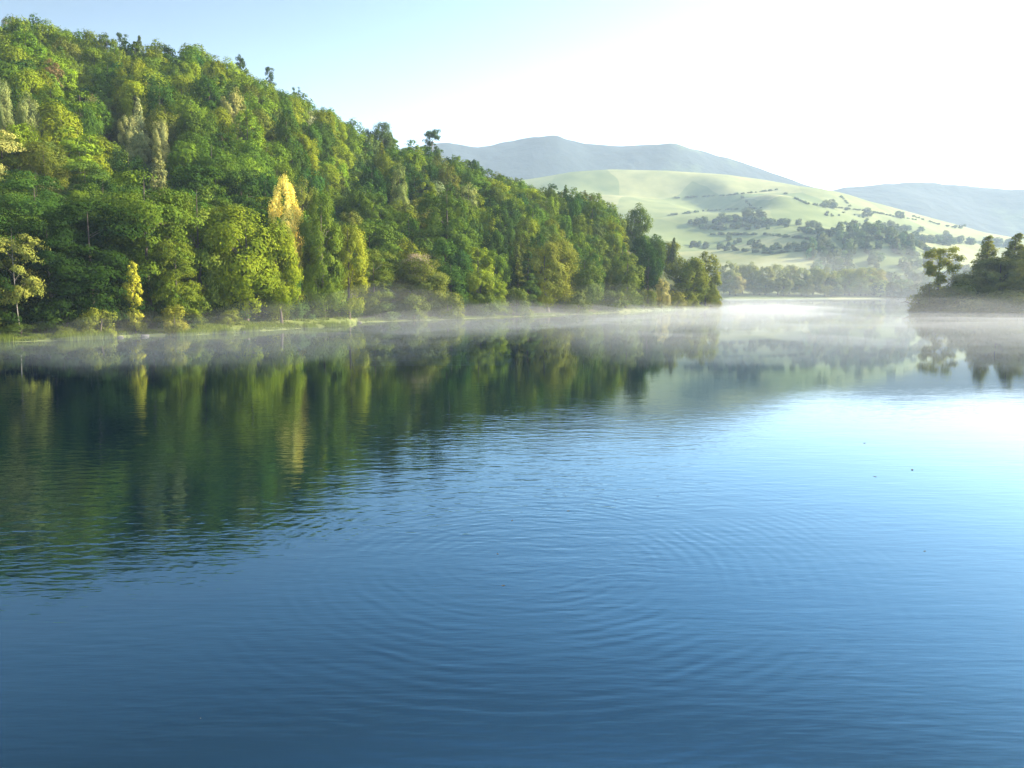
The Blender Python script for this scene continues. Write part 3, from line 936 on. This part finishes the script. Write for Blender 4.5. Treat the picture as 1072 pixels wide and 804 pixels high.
# grass on the banks
r = np.random.RandomState(4)
n = 42000
pxs = np.concatenate([r.uniform(-60, 380, n * 2 // 3), r.uniform(380, 752, n // 3)])
k = (pxs - CX) / F * 1.0
d = r.uniform(0.1, 1, len(pxs)) ** 1.3 * np.where((pxs > 205) & (pxs < 372), 8, np.where(pxs > 630, 8, 3))
y = np.interp(k, SK, SY) + d
x = k * y
z = hill_z(x, y)
keep = (z > .02) & (vnoise(x / 1.6, y / 1.6, 8) + .5 * vnoise(x / .6, y / .6, 18) > -.05)
x, y, z = x[keep], y[keep], z[keep]
n = len(x)
hh = r.uniform(.12, .42, n) * (1 + .5 * vnoise(x / 3, y / 3, 2)); a = r.uniform(0, 6.28, n)
bx, by_ = np.cos(a) * .09, np.sin(a) * .09
lx, ly = r.normal(0, .12, n), r.normal(0, .12, n)
nrd = 9000
k2 = (r.uniform(-40, 380, nrd) - CX) / F
y2 = np.interp(k2, SK, SY) + r.uniform(-.9, .5, nrd); x2 = k2 * y2
kp = vnoise(x2 / 2.2, y2 / 2.2, 27) > .25
x2, y2 = x2[kp], y2[kp]; n2 = len(x2)
x, y, z = np.append(x, x2), np.append(y, y2), np.append(z, np.maximum(hill_z(x2, y2), -.3))
hh = np.append(hh, r.uniform(.4, 1.1, n2)); a2 = r.uniform(0, 6.28, n2)
bx, by_ = np.append(bx, np.cos(a2) * .04), np.append(by_, np.sin(a2) * .04)
lx, ly = np.append(lx, r.normal(0, .15, n2)), np.append(ly, r.normal(0, .15, n2)); n += n2
v = np.stack([np.stack([x - bx, y - by_, z - .05], -1), np.stack([x + bx, y + by_, z - .05], -1), np.stack([x + lx, y + ly, z + hh], -1)], 1).reshape(-1, 3)
gr = mesh_obj('grass', v, np.arange(3 * n).reshape(-1, 3), M_GRASS, vary=np.clip(r.normal(.5, .25, n), 0, 1))
tag(gr, 'tufts of yellow-green grass on the lake bank', 'grass', kind='stuff')

# ------------------------------------------------------------------ headland trees, bushes, boulders
HT = [(983, 257, 44, 5, 'pinehead', (.17, .2, .035), 'open-crowned tree with gappy tiers at the tip of the far headland', 'broadleaf_tree'),
      (1031, 243, 58, 11, 'pyramid', (.15, .18, .06), 'tall conical dark tree in the middle of the headland', 'conifer_tree'),
      (1058, 240, 60, 12, 'pyramid', (.15, .18, .06), 'conical dark tree nearest the picture edge on the headland', 'conifer_tree'),
      (1046, 268, 48, 8, 'egg', (.15, .18, .06), 'shorter rounded tree in front of the two headland conifers', 'broadleaf_tree'),
      (1012, 283, 40, 9, 'dome', (.14, .165, .055), 'low round dark tree between headland tip tree and conifers', 'broadleaf_tree'),
      (1085, 252, 60, 10, 'egg', (.15, .18, .06), 'oval dark tree reaching in from the edge behind the headland bank', 'broadleaf_tree')]
KINDS['pinehead'] = (15.0, 8.5, .06, 84, .8, .75, .08)
PROFILES['pinehead'] = lambda z: .55 * np.clip(1.15 - 2.2 * z, 0, 1) + .62 * np.sqrt(np.clip(1 - ((z - .8) / .28) ** 2, 0, 1)) + .18
COUNTS['pinehead'] = (5200, .40); HI['pinehead'] = (12000, .32); NVAR['pinehead'] = 1
for n, (px, top, wpx, sb, kind, colr, lab, nm) in enumerate(HT):
    b0 = at(px, 320, 200)
    Y = float(np.interp(b0[0] / 200, HK, HY)) + sb
    b = at(px, 315, Y); z = float(head_z(b[0], Y)) - .2
    add_tree(nm, (b[0], Y, z), kind, n % NVAR[kind], at(px, top, Y)[2] - z, wpx / F * Y, 1.3 * n, colr, True, False, lab)
HB = [(964, 306, 24, 1.0, (.14, .165, .055), 'dark bush at the very tip of the headland'), (974, 296, 30, 2.1, (.08, .105, .02), 'upper bush under the open-crowned headland tree'),
      (990, 301, 36, 1.7, (.09, .11, .022), 'olive bush beside the headland tip bush'), (1004, 293, 40, 3.0, (.07, .095, .02), 'leafy bush before the low round headland tree'),
      (1022, 306, 38, 1.7, (.14, .165, .055), 'dark waterside bush under the tall conical tree'), (1044, 303, 42, 2.1, (.12, .145, .045), 'wide dark bush under the shorter rounded headland tree'),
      (1066, 304, 44, 2.1, (.12, .145, .045), 'dark bush under the conical tree near the picture edge'), (1090, 302, 44, 2.1, (.13, .155, .05), 'dark bush half outside the picture on the headland')]
LOWB = ['just behind the leaning branch', 'under the open-crowned tree', 'before the biggest boulder', 'beside the smaller boulder', 'under the rounded tree', 'under the edge conifer', 'at the picture edge']
HB += [(px_, 317.5, 26, .25, (.10, .12, .035), 'low bush dipping to the water on the headland, ' + LOWB[q_]) for q_, px_ in enumerate((966, 983, 1001, 1020, 1040, 1060, 1080))]
for n, (px, top, wpx, sb, colr, lab) in enumerate(HB):
    b0 = at(px, 320, 200)
    Y = float(np.interp(b0[0] / 200, HK, HY)) + sb
    b = at(px, 320, Y); z = float(head_z(b[0], Y)) - .3
    add_tree('shrub', (b[0], Y, z), 'shrub', n % 3, max(1.5, at(px, top, Y)[2] - z), wpx / F * Y * 1.15, 1.7 * n, colr, False, False, lab, 'bushes on the headland', cat='shrub')
# fallen branch reaching over the water at the tip
b = ground_at(953, 324.5)
bv, bf = tube([b + [4.2, 2, .8], b + [1.2, .4, 1.6], b + [-1.6, 0, 2.3], b + [-3.0, -.2, 2.0]], [.22, .17, .1, .03], 7)
o = mesh_obj('fallen_branch', bv, bf, M_BARK, smooth=True)
tag(o, 'bare branch leaning out over the water from the headland tip', 'branch')


def boulder(name, loc, size, seed, label, group):
    r = np.random.RandomState(seed)
    nu, nv = 14, 9
    vs, fs = [], []
    for i in range(nv):
        th = math.pi * (i + .02) / (nv - 1 + .04)
        for j in range(nu):
            ph = 2 * math.pi * j / nu
            d = np.array([math.sin(th) * math.cos(ph), math.sin(th) * math.sin(ph), math.cos(th)])
            q = 1 + .35 * float(vnoise(d[0] * 1.6 + seed, d[1] * 1.6 + d[2] * 1.3, seed)) + .12 * float(vnoise(d[0] * 4, d[1] * 4 + d[2] * 3, seed + 1))
            vs.append(d * q * np.array(size))
    for i in range(nv - 1):
        for j in range(nu):
            fs.append((i * nu + j, (i + 1) * nu + j, (i + 1) * nu + (j + 1) % nu, i * nu + (j + 1) % nu))
    o = mesh_obj(name, np.array(vs), fs, M_ROCK, smooth=True)
    o.location = loc
    tag(o, label, 'rock', group)


for n, (px, py, s, lab) in enumerate([(1018, 326.6, 1.5, 'grey boulder on the headland waterline under the tall conical tree'), (1027, 326.9, 1.0, 'smaller grey boulder beside the biggest headland boulder'),
                                      (1050, 327.3, 1.2, 'grey boulder on the headland waterline under the rounded tree'), (972, 325.8, .9, 'small boulder at the headland tip under the open-crowned tree')]):
    p = ground_at(px, py)
    boulder('boulder', (p[0], p[1] + .6, .15), (s, s * .7, s * .5), 40 + n, lab, 'boulders on the headland waterline')
for n, (px, lab) in enumerate([(88, 'little stone at the waterline before the feathery bush'), (126, 'little stone at the waterline under the lemon-yellow tree'), (152, 'stone at the waterline under the large layered tree'),
                               (255, 'stone at the spit edge under the big bright round tree'), (346, 'stone near the outer end of the grassy spit'), (376, 'outermost stone off the end of the grassy spit')]):
    Y = yshore(px)
    b = at(px, 340, Y)
    s = .16 + .08 * (n % 3)
    boulder('boulder', (b[0], Y - .1, .05), (s * 1.5, s, s * .7), 60 + n, lab, 'stones along the wooded shore')

# ------------------------------------------------------------------ far tree line across the bay and field trees
FT = [(752, 277, 16), (764, 272, 17), (777, 275, 18), (789, 274, 17), (801, 276, 18), (814, 275, 17), (826, 276, 18), (839, 279, 18), (851, 278, 17), (863, 279, 18), (874, 281, 16), (884, 280, 17),
      (895, 279, 19), (906, 278, 20), (916, 279, 19)]
FT += [(770, 288, 15), (795, 287, 16), (820, 288, 15), (845, 289, 15), (870, 289, 15), (889, 290, 14), (901, 290, 14), (921, 292, 10)]
FTL = ['at the end behind the wooded point', 'in the hazy row across the bay', 'at the open water end of the row']
ftgroups = {}
r = np.random.RandomState(11)
for n, (px, top, wpx) in enumerate(FT):
    Y = 604 + r.uniform(0, 14) - (10 if n >= 15 else 0)
    b = at(px, 310, Y); z = float(meadow_z(b[0], Y))
    kind = ['dome', 'egg', 'dome'][n % 3]
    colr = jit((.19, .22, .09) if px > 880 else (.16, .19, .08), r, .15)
    m = n % 15 if n < 15 else n - 15
    row = 'taller back row' if n < 15 else 'shorter front row'
    lab = f"hazy round tree in the {row} across the bay, {['first','second','third','fourth','fifth','sixth','seventh','eighth','ninth','tenth','eleventh','twelfth','thirteenth','fourteenth','fifteenth'][m]} from the point"
    add_tree('broadleaf_tree', (b[0], Y, z - .3), kind, n % 5, at(px, top, Y)[2] - z, wpx / F * Y * 1.25, r.uniform(0, 6), colr, False, False, lab, 'hazy tree row across the bay')


def meadow_hit(px, py):
    for Y in np.arange(600, 1700, 2.0):
        p = at(px, py, Y)
        if meadow_z(p[0], Y) >= p[2]:
            return np.array([p[0], Y, float(meadow_z(p[0], Y))])
    return None


FIELD = [(781, 229, 9), (785, 228, 8), (795, 229, 8), (799, 230, 7), (836, 236, 6), (846, 238, 6), (852, 239, 7), (857, 240, 6), (864, 218, 7), (870, 218, 8), (873, 219, 6), (908, 227, 8), (940, 228, 6), (944, 229, 5),
         (756, 231, 7), (874, 196, 4), (880, 238, 5), (925, 240, 6), (932, 239, 7), (938, 241, 6), (946, 241, 5), (1008, 233, 5), (1013, 235, 4), (990, 247, 5), (763, 252, 6), (788, 255, 5)]
FL = ['upper', 'lower']
for n, (px, py, hpx) in enumerate(FIELD):
    p = meadow_hit(px, py)
    if p is None: continue
    h = hpx / F * p[1] * 1.25
    add_tree('field_tree', tuple(p - [0, 0, .3]), ['dome', 'egg'][n % 2], n % 5, h, h * .95, r.uniform(0, 6), jit((.07, .10, .045), r), False, False,
             'small dark tree dotting the sunlit far meadow hill', 'small trees dotting the far meadow')

# woods and hedges on the far hill that read as masses
vs, fs, va, ti, off = [], [], [], [], 0


def far_bit(p, h, w, colr, rr):
    global off
    key = ('far', rr.randint(3))
    if key not in LOW:
        LOW[key] = leaf_cloud('dome' if key[1] else 'egg', 900 + key[1], 420, 2.0)[:3]
    v, f, vary = LOW[key]
    a = rr.uniform(0, 6.28)
    H, W = KINDS['dome' if key[1] else 'egg'][:2]
    ca, sa = math.cos(a), math.sin(a)
    w_ = (v * np.array([w / W, w / W, h / H])) @ np.array([[ca, -sa, 0], [sa, ca, 0], [0, 0, 1]]).T + p
    vs.append(w_); fs.append(f + off); off += len(w_); va.append(vary); ti.append(np.tile([*colr, 1.0], (len(f), 1)))


sx0, sy0 = at(925, 290, 830)[0], 830
for _ in range(900):
    x, y = sx0 + r.uniform(-105, 190), r.uniform(640, 960)
    if vnoise(x / 45, y / 45, 6) < -.45: continue
    px = CX + F * x / y
    py_lim = np.interp(px, [820, 860, 900, 960, 1080], [900, 860, 900, 960, 970])
    if y > py_lim or (px < 850 and y > 740 + (px - 820) * 3): continue
    far_bit(np.array([x, y, float(meadow_z(x, y)) - .5]), r.uniform(7, 13), r.uniform(6, 10), jit((.10, .135, .06), r, .25), r)
for _ in range(60):
    x, y = at(r.uniform(918, 990), 310, 600)[0], r.uniform(600, 640)
    far_bit(np.array([x, y, float(meadow_z(x, y)) - .5]), r.uniform(8, 13), r.uniform(8, 12), jit((.09, .12, .05), r, .2), r)
for (x0, y0, x1, y1, cnt, hpx) in [(724, 236, 775, 231, 34, 7), (775, 232, 822, 236, 34, 7), (735, 240, 815, 238, 26, 6), (838, 243, 905, 250, 36, 6), (905, 243, 965, 243, 30, 6), (860, 225, 905, 228, 10, 3),
                                   (725, 258, 770, 262, 22, 6), (760, 256, 800, 254, 12, 5), (960, 252, 1060, 258, 40, 8), (900, 250, 1000, 256, 40, 8), (790, 262, 850, 258, 24, 6), (1000, 238, 1020, 236, 6, 4), (880, 236, 900, 238, 8, 4)]:
    for q in range(cnt):
        u = r.rand()
        p = meadow_hit(x0 + (x1 - x0) * u + r.uniform(-3, 3), y0 + (y1 - y0) * u + r.uniform(-2, 2))
        if p is None: continue
        h = hpx / F * p[1] * r.uniform(.55, 1.05)
        far_bit(p - np.array([0, 0, .5]), h, h * r.uniform(.9, 1.3), jit((.09, .12, .06), r, .2), r)
for line in ([(705, 208), (760, 205), (815, 199)], [(820, 202), (845, 214), (905, 221), (960, 231)], [(745, 246), (800, 246), (850, 251)], [(880, 206), (890, 216), (880, 226)], [(700, 226), (740, 221), (800, 218)],
             [(765, 262), (810, 266), (845, 262)], [(940, 222), (985, 236), (1010, 240)], [(775, 205), (790, 220)], [(915, 222), (905, 234)]):
    for (x0, y0), (x1, y1) in zip(line[:-1], line[1:]):
        for q in range(int(math.hypot(x1 - x0, y1 - y0) / 1.6)):
            if r.rand() < .3: continue
            u = r.rand()
            p = meadow_hit(x0 + (x1 - x0) * u, y0 + (y1 - y0) * u)
            if p is not None: far_bit(p - np.array([0, 0, .4]), r.uniform(1.8, 4), r.uniform(3, 6), jit((.09, .12, .06), r, .2), r)
fw = mesh_obj('far_woods', np.concatenate(vs), np.concatenate(fs), M_LEAFS, vary=np.concatenate(va), tint=np.concatenate(ti))
tag(fw, 'hazy woods and hedges spread over the far meadow hill', 'woodland', kind='stuff')

# ------------------------------------------------------------------ leaves adrift on the open water
M_DEAD = noise_mat('dead_leaf', [(0.3, (.03, .025, .015)), (0.7, (.08, .06, .03))], 20)
lv, lf = [], []
for i in range(7):
    s = i / 6
    wd = math.sin(math.pi * min(max(s, .02), .98)) * .055
    lv += [(s * .2 - .1, -wd, .006 + .03 * abs(s - .45) ** 1.5 + .006), (s * .2 - .1, 0, .004 + .03 * abs(s - .45) ** 1.5), (s * .2 - .1, wd, .006 + .03 * abs(s - .45) ** 1.5 + .006)]
for i in range(6):
    a = i * 3
    lf += [(a, a + 3, a + 4, a + 1), (a + 1, a + 4, a + 5, a + 2)]
lf_proto = None
for n, (px, py, s) in enumerate([(595, 535, 1.0), (955, 492, 1.5), (521, 580, .7), (527, 613, .8), (536, 545, .8), (916, 499, 1.2), (968, 577, .7), (393, 448, 1.2), (210, 752, .25), (905, 464, 1.3)]):
    if lf_proto is None:
        o = lf_proto = mesh_obj('floating_leaf', lv, lf, M_DEAD, smooth=True)
    else:
        o = lf_proto.copy(); COL.objects.link(o)
    o.location = tuple(ground_at(px, py)); o.rotation_euler = (0, 0, n * 1.1); o.scale = (s * .42, s * .42, s * .42)
    tag(o, 'tiny dark leaf afloat on the open lake water', 'leaf', 'leaves adrift on the lake')

# ------------------------------------------------------------------ air: haze box and low mist over the water
def box(name, lo, hi, mat):
    (a, b, c), (d, e, f) = lo, hi
    v = [(a, b, c), (d, b, c), (d, e, c), (a, e, c), (a, b, f), (d, b, f), (d, e, f), (a, e, f)]
    return mesh_obj(name, v, [(0, 3, 2, 1), (4, 5, 6, 7), (0, 1, 5, 4), (1, 2, 6, 5), (2, 3, 7, 6), (3, 0, 4, 7)], mat)


hz = box('haze', (-9100, -3100, -3.6), (9100, 14100, 445), volume_mat('haze_air', 0.00016, (.66, .83, 1.0), 0.1))
tag(hz, 'pale morning haze filling the valley air', 'haze', kind='stuff')


def mist_layer(name, height, density, seed, y0, label, right=.75):
    ys = np.concatenate([np.linspace(y0, 330, 70), np.linspace(340, 640, 30)])
    us = np.linspace(-1, 1, 110)
    UU, YY = np.meshgrid(us, ys)
    kl, kr = -0.72, 0.95
    KK = kl + (kr - kl) * (UU + 1) / 2
    XX = KK * YY
    edge = np.clip((1 - np.abs(UU)) * 5, 0, 1) * sstep(y0, y0 + 32, YY) * (1 - sstep(560, 640, YY))
    puff = .6 + .75 * vnoise(XX / 24, YY / 30, seed) + .4 * vnoise(XX / 9, YY / 12, seed + 1)
    # thin out where the left bank is clear
    clear = .75 + .25 * sstep(-.55, -.22, KK)
    sh = np.interp(KK, SK, SY, right=9999)
    clear = clear * (1 - right * sstep(.34, .46, KK) * sstep(100, 150, YY)) * (1 - .92 * sstep(170, 290, YY))
    shn = np.interp(KK, SK, SY)
    clear = clear * np.where(KK < KMAX, np.clip(sstep(-62, -12, YY - shn) + sstep(.0, .25, KK) * .8, 0, 1), 1)
    inland = 1 - sstep(10, 34, YY - sh)
    top = height * np.clip(puff, .05, 2) * edge * clear * inland + .02
    top = np.where(edge * inland <= 0, .01, top)
    nr, nc = UU.shape
    T = np.stack([XX, YY, top + .03], -1).reshape(-1, 3)
    B = np.stack([XX, YY, XX * 0 + .015], -1).reshape(-1, 3)
    f = grid_faces(nr, nc)
    fb = f[:, ::-1] + nr * nc
    i = np.arange(nr * nc).reshape(nr, nc)
    rim = np.concatenate([i[0, :], i[1:, -1], i[-1, -2::-1], i[-2:0:-1, 0]])
    nx = np.roll(rim, -1)
    side = np.stack([rim, rim + nr * nc, nx + nr * nc, nx], -1)
    o = mesh_obj(name, np.concatenate([T, B]), np.concatenate([f, fb, side]), volume_mat(name + '_air', density, (.90, .885, .85), .2), smooth=False)
    tag(o, label, 'mist', kind='stuff')


mist_layer('mist', 2.0, .0044, 51, 46, 'low white mist lying on the lake surface', .85)
mist_layer('mist.001', 5.5, .0020, 61, 50, 'thin drifting mist rising before the trees', .95)

# mist still lying in the far bay and the foot of the meadow hill
ys = np.linspace(300, 1150, 70); us = np.linspace(-1, 1, 80)
UU, YY = np.meshgrid(us, ys)
XX = (.5 + UU * .75) * YY
edge = np.clip((1 - np.abs(UU)) * 5, 0, 1) * sstep(380, 560, YY) * (1 - sstep(900, 1150, YY))
T = (24 + 16 * vnoise(XX / 120, YY / 160, 71) + 8 * vnoise(XX / 45, YY / 60, 72)) * edge + .12
nr, nc = UU.shape
f = grid_faces(nr, nc); i = np.arange(nr * nc).reshape(nr, nc)
rim = np.concatenate([i[0, :], i[1:, -1], i[-1, -2::-1], i[-2:0:-1, 0]]); nx = np.roll(rim, -1)
o = mesh_obj('mist', np.concatenate([np.stack([XX, YY, T], -1).reshape(-1, 3), np.stack([XX, YY, XX * 0 + .04], -1).reshape(-1, 3)]),
             np.concatenate([f, f[:, ::-1] + nr * nc, np.stack([rim, rim + nr * nc, nx + nr * nc, nx], -1)]), volume_mat('bay_mist_air', .0005, (.95, .93, .86), .1))
tag(o, 'pale mist veiling the tree row across the bay', 'mist', kind='stuff')

# ------------------------------------------------------------------ light, sky, view
SUN_EL, SUN_AZ = R(25), R(82)      # azimuth clockwise from +Y (the view direction) to +X
w = bpy.data.worlds.new('World'); scene.world = w; w.use_nodes = True
nt = w.node_tree; nt.nodes.clear()
sky = N(nt, 'ShaderNodeTexSky', sky_type='NISHITA', sun_disc=False)
sky.sun_elevation, sky.sun_rotation = SUN_EL, SUN_AZ
sky.air_density, sky.dust_density, sky.ozone_density = 1.0, 2.0, 2.0
bg = N(nt, 'ShaderNodeBackground'); bg.inputs[1].default_value = 0.34
wo = N(nt, 'ShaderNodeOutputWorld')
# hazy layer: the sky glows low down and deepens overhead
stc = N(nt, 'ShaderNodeTexCoord'); ssx = N(nt, 'ShaderNodeSeparateXYZ'); nt.links.new(stc.outputs['Generated'], ssx.inputs[0])
sr = N(nt, 'ShaderNodeValToRGB'); el = sr.color_ramp.elements
for p_, c_ in ((0.0, 1.0), (0.07, .9), (0.13, .62), (0.2, .51), (0.29, .385), (0.37, .31), (0.50, .095), (1.0, .06)):
    q_ = el[0] if p_ == 0 else el[1] if p_ == 1 else el.new(p_)
    q_.color = (c_ * (1.08 if p_ < .2 else .98), c_ * (.95 if p_ < .2 else 1.0), c_ * (.95 if p_ < .2 else .96), 1)
nt.links.new(ssx.outputs[2], sr.inputs[0])
sm = N(nt, 'ShaderNodeMix', data_type='RGBA', blend_type='MULTIPLY'); sm.inputs[0].default_value = 1
nt.links.new(sky.outputs[0], sm.inputs[6]); nt.links.new(sr.outputs[0], sm.inputs[7])
# and brightens towards the side the sun stands on
ar = N(nt, 'ShaderNodeMapRange', interpolation_type='SMOOTHSTEP'); nt.links.new(ssx.outputs[0], ar.inputs[0])
ar.inputs[1].default_value, ar.inputs[2].default_value, ar.inputs[3].default_value, ar.inputs[4].default_value = -.75, .35, .29, 1.12
sm2 = N(nt, 'ShaderNodeMix', data_type='RGBA', blend_type='MULTIPLY'); sm2.inputs[0].default_value = 1
nt.links.new(sm.outputs[2], sm2.inputs[6]); nt.links.new(ar.outputs[0], sm2.inputs[7])
nt.links.new(sm2.outputs[2], bg.inputs[0]); nt.links.new(bg.outputs[0], wo.inputs[0])
sl = bpy.data.lights.new('sun', 'SUN'); sl.energy = 5.0; sl.angle = R(.5); sl.color = (1.0, .905, .74)
so = bpy.data.objects.new('sun', sl); COL.objects.link(so)
dirv = Vector((math.sin(SUN_AZ) * math.cos(SUN_EL), math.cos(SUN_AZ) * math.cos(SUN_EL), math.sin(SUN_EL)))
so.rotation_euler = dirv.to_track_quat('Z', 'Y').to_euler()
so.location = (120, 20, 90)

scene.render.engine = 'CYCLES'
cy = scene.cycles
cy.max_bounces = 7; cy.diffuse_bounces = 2; cy.glossy_bounces = 3; cy.transmission_bounces = 4; cy.volume_bounces = 1
cy.transparent_max_bounces = 8
cy.sample_clamp_indirect = 6
cy.use_denoising = True
cy.denoiser = 'OPENIMAGEDENOISE'
cy.use_adaptive_sampling = True
cy.adaptive_threshold = .015
scene.view_settings.view_transform = 'Standard'
scene.view_settings.look = 'None'
scene.view_settings.exposure = 1.8
scene.view_settings.gamma = 1
print('TREES', N_THINGS[0], 'forest candidates', len(cand), 'visible', int((vis > 0).sum()))
